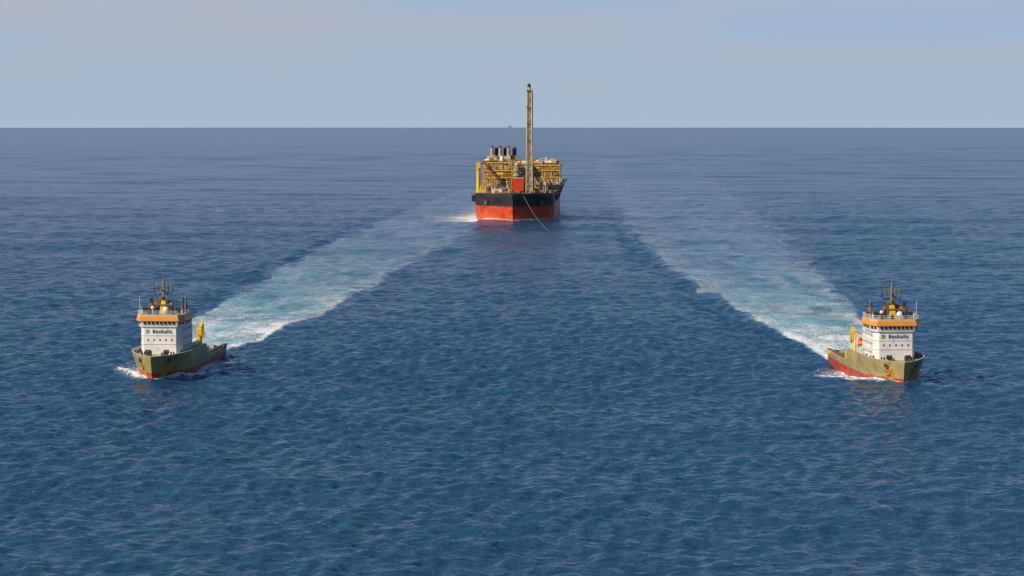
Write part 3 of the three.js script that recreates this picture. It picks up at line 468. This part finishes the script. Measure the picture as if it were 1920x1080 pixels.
  for (let k = 0; k < 46; k++) { const x = lerp(15.8, 34.6, r()), s = 47.5 + 8 * r(), c = [M.shipBeige, M.pinkBeige, M.shipBrown, M.shipYellow, M.shipGrey, M.cream][k % 6], h = 1.5 + 4.5 * r(); if (k % 3 === 0) add(bal, 'tank', tank([x, 26.6, Z(s)], [x, 26.8 + h, Z(s)], 0.5 + 0.6 * r()), c); else if (k % 3 === 1) add(bal, 'cabinet', boxUp(1 + 1.8 * r(), h * 0.8, 1.4, x, 26.6, Z(s)), c); else add(bal, 'pipe', bar([x, 26.6, Z(s)], [x, 27 + h * 1.5, Z(s)], 0.22 + 0.2 * r(), 8), c); }
  for (let k = 0; k < 4; k++) add(bal, 'walkway_beam', boxUp(4, 0.5, 0.7, 17 + k * 4, 22.4 - 0.1 * k, Z(45.6)), M.shipBeige);

  // flare tower: four legs, girts, diagonals, the flare pipes inside
  {
    const ft = grp(ship, 'flare_tower', 'tall slender beige lattice flare tower'), cx = 11.2, cz = Z(24), h0 = 19.9, h1 = 97.5, half = (h) => lerp(2.35, 1.55, (h - h0) / (h1 - h0)), n = 20;
    const corner = (h, k) => [cx + (k & 1 ? 1 : -1) * half(h), h, cz + (k & 2 ? 1 : -1) * half(h)];
    for (let k = 0; k < 4; k++) add(ft, 'leg', bar(corner(h0, k), corner(h1, k), 0.45, 8), M.shipBeige);
    for (let i = 0; i <= n; i++) { const h = lerp(h0, h1, i / n), g = lerp(h0, h1, Math.min(n, i + 1) / n); for (const [a, b] of [[0, 1], [1, 3], [3, 2], [2, 0]]) { add(ft, 'girt', bar(corner(h, a), corner(h, b), 0.2), i % 2 ? M.shipBeige : M.shipYellow); if (i < n) add(ft, 'diagonal', i % 2 ? bar(corner(h, a), corner(g, b), 0.18) : bar(corner(h, b), corner(g, a), 0.18), M.shipBeige); } }
    for (const [dx, dz, rr, m] of [[-0.5, 0.6, 0.85, M.cream], [0.8, -0.3, 0.5, M.pinkBeige], [0.75, 0.9, 0.4, M.shipBeige]]) add(ft, 'flare_pipe', bar([cx + dx, h0, cz + dz], [cx + dx * 0.7, h1 + 2, cz + dz * 0.7], rr, 12), m);
    for (const h of [60, 72, 84, 96.5]) { const p = add(ft, 'rest_platform', boxUp(4.6, 0.25, 4.6, cx + 0.3, h, cz), M.shipBrown); for (const dx of [-2.2, 2.2]) add(p, 'rail', boxUp(0.12, 1.1, 4.6, cx + 0.3 + dx, h + 0.25, cz), M.shipBrown); }
    add(ft, 'ladder_cage', boxUp(0.6, 72, 0.7, cx + 2.2, 24, cz - 0.6), M.shipGrey);
    const tip = add(ft, 'flare_tip', cyl(0.8, 1.1, 3.6, cx - 0.3, 98.4, cz), M.navy, 'black flare tip'); add(tip, 'wind_shield', cyl(1.3, 1.3, 1.4, cx - 0.3, 99.4, cz), M.navy);
  }
  // starboard crane with its boom laid aft
  {
    const cr = grp(ship, 'deck_crane', 'tall yellow crane at the starboard bow'), x = -27.6, z = Z(42);
    add(cr, 'pedestal', cyl(1.7, 1.35, 19, x, 19.9, z, 18), M.yellow); add(cr, 'slew_ring', cyl(1.9, 1.9, 0.8, x, 38.6, z, 18), M.shipYellow); add(cr, 'cab', boxUp(3.4, 4.2, 3.6, x, 39.3, z), M.yellow);
    const bm = grp(cr, 'boom'); const a = [x + 0.8, 41.8, z - 1], b = [x + 14, 45.5, z - 62]; for (const [dx, dy] of [[-0.8, 0], [0.8, 0], [0, 1.5]]) add(bm, 'chord', bar([a[0] + dx, a[1] + dy, a[2]], [b[0] + dx * 0.5, b[1] + dy * 0.5, b[2]], 0.34), M.shipYellow);
    for (let k = 0; k < 12; k++) { const t = k / 12, u = (k + 1) / 12, P = (q, dx, dy) => [lerp(a[0], b[0], q) + dx * (1 - q / 2), lerp(a[1], b[1], q) + dy * (1 - q / 2), lerp(a[2], b[2], q)]; add(bm, 'lacing', bar(P(t, -0.8, 0), P(u, 0, 1.5), 0.16), M.shipYellow); add(bm, 'lacing', bar(P(t, 0.8, 0), P(u, 0, 1.5), 0.16), M.shipYellow); }
    add(ship, 'manifold_skid', boxUp(7.4, 3.6, 6, -23.0, 19.9, Z(37)), M.yellow, 'yellow skid at the foot of the crane'); for (let k = 0; k < 4; k++) add(ship, 'pipe_bend', bar([-25.5 + k * 1.8, 23, Z(36)], [-25.5 + k * 1.8, 26.4 + (k % 2), Z(36)], 0.55, 10), k % 2 ? M.shipYellow : M.yellow);
  }
  // process modules, storey upon storey
  function module(s0, s1, t0, t1, levels, full, seed) {
    const q = rng(seed), m = grp(ship, 'process_module'), w = t1 - t0, pick = (...a) => a[Math.floor(q() * a.length)], nx = Math.max(2, Math.round(w / 7.5));
    for (let i = 0; i <= nx; i++) for (const s of [s0, (s0 + s1) / 2, s1]) { if (!full && s === (s0 + s1) / 2) continue; add(m, 'column', boxUp(0.65, levels[levels.length - 1] - 20, 0.65, lerp(t0, t1, i / nx), 19.9, Z(s)), M.shipYellow); }
    levels.forEach((h, k) => {
      const last = k === levels.length - 1;
      add(m, 'deck_plate', boxUp(w + 0.8, 0.22, s1 - s0 + 0.8, (t0 + t1) / 2, h, Z((s0 + s1) / 2)), pick(M.shipGrey, M.shipBrown));
      for (const s of [s0 - 0.05, s1 + 0.05]) add(m, 'girder', boxUp(w + 1.1, 0.8, 0.6, (t0 + t1) / 2, h - 0.74, Z(s) + (s < s1 ? 0.5 : -0.5)), M.shipYellow);
      for (const x of [t0 - 0.45, t1 + 0.45]) add(m, 'girder', boxUp(0.6, 1.0, s1 - s0 + 0.4, x, h - 0.97, Z((s0 + s1) / 2)), M.shipYellow);
      add(m, 'handrail', bar([t0 - 0.5, h + 1.3, Z(s0 - 0.5)], [t1 + 0.5, h + 1.3, Z(s0 - 0.5)], 0.10), M.shipYellow);
      if (full) for (let i = 0; i <= 10; i++) add(m, 'rail_post', boxUp(0.12, 1.3, 0.12, lerp(t0, t1, i / 10), h + 0.1, Z(s0 - 0.5)), M.shipYellow);
      if (!full && k < levels.length - 2) return;
      const room = last ? 5 : levels[k + 1] - h - 1.3, count = full ? 20 : 5;
      for (let i = 0; i < count; i++) {
        const x = lerp(t0 + 1.5, t1 - 1.5, (i + 0.2 + 0.6 * q()) / count), s = lerp(s0 + 0.8, lerp(s0, s1, full ? 0.3 : 0.9), q()), kind = q(), c = pick(M.shipBeige, M.shipGrey, M.pinkBeige, M.shipYellow, M.white, M.shipBrown, M.zinc);
        if (kind < 0.3) add(m, 'vessel', tank([x, h + 0.2, Z(s)], [x, h + 0.2 + room * (0.55 + 0.4 * q()), Z(s)], 0.8 + 0.7 * q()), c);
        else if (kind < 0.55) { const rr = Math.min(room * 0.4, 0.9 + 0.8 * q()), l = 3 + 4 * q(); const v = add(m, 'vessel', tank([x - l / 2, h + 0.6 + rr, Z(s)], [x + l / 2, h + 0.6 + rr, Z(s)], rr), c); add(v, 'saddle', boxUp(l * 0.6, 0.9, 0.6, x, h + 0.2, Z(s)), M.shipGrey); }
        else if (kind < 0.8) add(m, 'cabinet', boxUp(1.4 + 2.4 * q(), Math.min(room * 0.9, 1.6 + 2 * q()), 1.5 + 1.5 * q(), x, h + 0.2, Z(s)), c);
        else { const fr = add(m, 'pump_skid', boxUp(3, 0.6, 2, x, h + 0.2, Z(s)), M.shipBrown); add(fr, 'motor', tank([x - 1, h + 1.5, Z(s)], [x + 1, h + 1.5, Z(s)], 0.65), c); }
      }
      if (full && !last) {
        for (let i = 0; i < 9; i++) { const pw = (w / 9) * (0.6 + 0.4 * q()), x = t0 + (i + 0.5) * w / 9; add(m, 'wall_panel', boxUp(pw, room * (0.35 + 0.6 * q()), 0.3, x, h + 0.2, Z(s0 + 5 + 5 * q())), pick(M.shipBrown, M.shipBeige, M.shipGrey, M.shipYellow, M.pinkBeige, M.shipBrown)); }
        for (let i = 0; i < 12; i++) { const y = h + room * (0.55 + 0.42 * q()), s = s0 + 0.2 + 2.5 * q(), xa = lerp(t0, t1, q() * 0.5), xb = lerp(xa, t1, 0.3 + 0.7 * q()); add(m, 'pipe', bar([xa, y, Z(s)], [xb, y, Z(s)], 0.18 + 0.22 * q(), 8), pick(M.shipYellow, M.shipBeige, M.zinc, M.yellow)); }
        for (let i = 0; i < 10; i++) { const x = lerp(t0, t1, q()); add(m, 'riser_pipe', bar([x, h, Z(s0 + 0.3)], [x, h + room + 1, Z(s0 + 0.3)], 0.16 + 0.22 * q(), 8), pick(M.shipYellow, M.pinkBeige, M.shipBeige, M.zinc)); }
        for (let i = 0; i < nx; i++) if (q() < 0.6) { const a = lerp(t0, t1, i / nx), b = lerp(t0, t1, (i + 1) / nx), fl = q() < 0.5; add(m, 'brace', bar([fl ? a : b, h, Z(s0)], [fl ? b : a, h + room, Z(s0)], 0.28), M.shipYellow); }
      }
    });
    return m;
  }
  module(56, 82, -24.5, -3.5, [25, 32.3, 37.4, 43.4], true, 11);
  module(58, 84, 13.5, 33, [27.5, 32.5, 37.6, 41.4], true, 23);
  module(54, 76, -2.0, 12.5, [24.5, 30.5, 36.5, 40.5], true, 35);
  module(90, 124, -25, -2, [27, 34, 43.6], false, 41); module(90, 124, 3, 30, [27, 34, 41.5], false, 43);
  module(130, 165, -26, -3, [27, 35, 43], false, 47); module(130, 165, 3, 28, [27, 34, 41], false, 53);
  module(172, 205, -26, -3, [27, 35, 41], false, 59); module(172, 205, 3, 28, [27, 34, 41], false, 61);
  // accommodation block far aft
  const acc = add(ship, 'accommodation', boxUp(44, 20, 24, 0, 19.9, Z(262)), M.white); for (let k = 0; k < 5; k++) add(acc, 'window_band', boxUp(40, 1, 0.2, 0, 23 + k * 3.4, Z(262) + 12.05), M.glass);
  // three pairs of turbine exhausts
  for (const [x, pale] of [[-20.4, 1], [-17.0, 0], [-14.0, 1], [-10.2, 0], [-7.6, 1], [-3.2, 0]]) {
    const z = Z(pale ? 108 : 112), rr = pale ? 1.35 : 1.5, st = add(ship, 'exhaust_stack', cyl(rr * 1.15, rr, 10.4, x, 43.4, z, 16), pale ? M.pinkBeige : M.navy, pale ? 'pale turbine exhaust with a black top' : 'black turbine exhaust');
    add(st, 'stack_top', cyl(rr * 0.9, rr * 0.75, pale ? 2.6 : 1.4, x, 52.4, z, 16), M.navy); add(st, 'silencer', boxUp(3.0, 4.2, 4, x, 43.5, z), pale ? M.shipBeige : M.shipYellow);
  }
  // grey tower, red box, white container before the modules
  const gt = add(ship, 'process_tower', cyl(2.3, 2.0, 11.5, 1.0, 30, Z(50), 16), M.shipGrey, 'grey vertical process tower'); add(gt, 'dome_top', ball(2.0, 1.0, 41.5, Z(50)), M.pinkBeige); for (const h of [33.5, 37]) add(gt, 'ring_platform', cyl(3.3, 3.3, 0.4, 1.0, h, Z(50), 18), M.shipBeige); add(gt, 'skirt', cyl(2.2, 2.3, 10.2, 1.0, 19.9, Z(50), 12), M.shipBeige);
  const rb = add(ship, 'red_module', boxUp(8.3, 9.4, 8, 2.6, 22.5, Z(31)), M.shipRedBox, 'bright red boxed module on legs behind the bow');
  for (const x of [-1.2, 6.4]) for (const s of [28, 34]) add(rb, 'leg', boxUp(0.7, 2.8, 0.7, x, 19.85, Z(s)), M.shipBrown); for (let k = 0; k < 6; k++) add(rb, 'stiffener', boxUp(0.25, 9.2, 0.3, -1.2 + k * 1.55, 22.6, Z(31) + 4.1), M.shipRedBox); add(rb, 'lid', boxUp(8.8, 0.5, 8.5, 2.6, 31.95, Z(31)), M.shipBeige);
  const wc = add(ship, 'white_container', boxUp(7.5, 4.0, 4, -13.0, 19.95, Z(26)), M.white, 'white container on the foredeck'); for (let k = 0; k < 7; k++) add(wc, 'rib', boxUp(0.22, 3.8, 0.14, -16.3 + k * 1.1, 20.05, Z(26) + 2.05), M.white);
  // foredeck clutter
  for (let i = 0; i < 110; i++) { const x = lerp(-23, 26, r()), s = 28 + 25 * r(); if (Math.abs(x - 2.6) < 6 || Math.abs(x - 11) < 3.2 || (x < -8.5 && x > -17.5 && s < 31)) continue; const c = [M.shipBeige, M.pinkBeige, M.shipBrown, M.shipYellow, M.shipGrey][i % 5], k = i % 3; if (k === 0) add(ship, 'deck_tank', tank([x, 19.9, Z(s)], [x, 22.5 + 6 * r(), Z(s)], 0.7 + 0.5 * r()), c); else if (k === 1) add(ship, 'deck_locker', boxUp(1.3 + 2.2 * r(), 1.6 + 5 * r(), 2, x, 19.9, Z(s)), c); else add(ship, 'vent_pipe', bar([x, 19.9, Z(s)], [x, 24 + 9 * r(), Z(s)], 0.25 + 0.25 * r(), 8), c); }
  // things on top of the port modules: white domes, laydown platform
  for (const [x, s, h] of [[16.2, 64, 41.5], [21.4, 68, 41.5], [28.6, 66, 41.5]]) { const d = add(ship, 'vent_dome', ball(1.25, x, h + 2.2, Z(s)), M.white, 'white rounded vent head'); add(d, 'stand', cyl(0.7, 0.7, 2, x, h, Z(s)), M.white); }
  const lp = add(ship, 'laydown_platform', boxUp(9.5, 1.3, 14, 31.6, 40.6, Z(94)), M.shipGrey, 'dark grey platform jutting out to port'); for (const s of [89, 99]) add(lp, 'bracket', bar([27, 34, Z(s)], [34, 40.6, Z(s)], 0.4), M.shipBeige);
  moor(ship, SHIP, -0.27);

  // the tow line from the bow down to where it dives into the sea
  const a = SHIP.world(2.6, 7.2), end = [27.5, -1701], pts = []; for (let k = 0; k <= 24; k++) { const t = k / 24, x = lerp(a[0], end[0], t), z = lerp(a[1], end[1], t); pts.push(new THREE.Vector3(x, lerp(20.0, -2.0, t) - 3.5 * Math.sin(Math.PI * t), z)); }
  const tl = new THREE.Mesh(new THREE.TubeGeometry(new THREE.CatmullRomCurve3(pts), 60, 0.10, 8), M.rope); tl.name = 'tow_line'; tl.castShadow = tl.receiveShadow = true; tl.userData = { label: 'pale tow line running from the ship\'s bow down into the sea', category: 'rope' }; scene.add(tl);
}

// ------------------------------------------------------------------ far vessel, hull down behind the horizon
{
  const v = new THREE.Group(); v.name = 'distant_rig'; v.userData = { label: 'faint tiny platform on the horizon left of the flare tower', category: 'platform' };
  const Y = -(33500 ** 2) / (2 * R_EARTH); v.position.set(-30, Y, -33500); scene.add(v);
  add(v, 'hull', boxUp(40, 14, 30, 0, 0, 0), M.zinc); add(v, 'deck', boxUp(60, 9, 40, 0, 14, 0), M.zinc); add(v, 'derrick', cyl(8, 3, 16, 4, 23, 0, 4), M.zinc);
}
renderer.render(scene, camera);
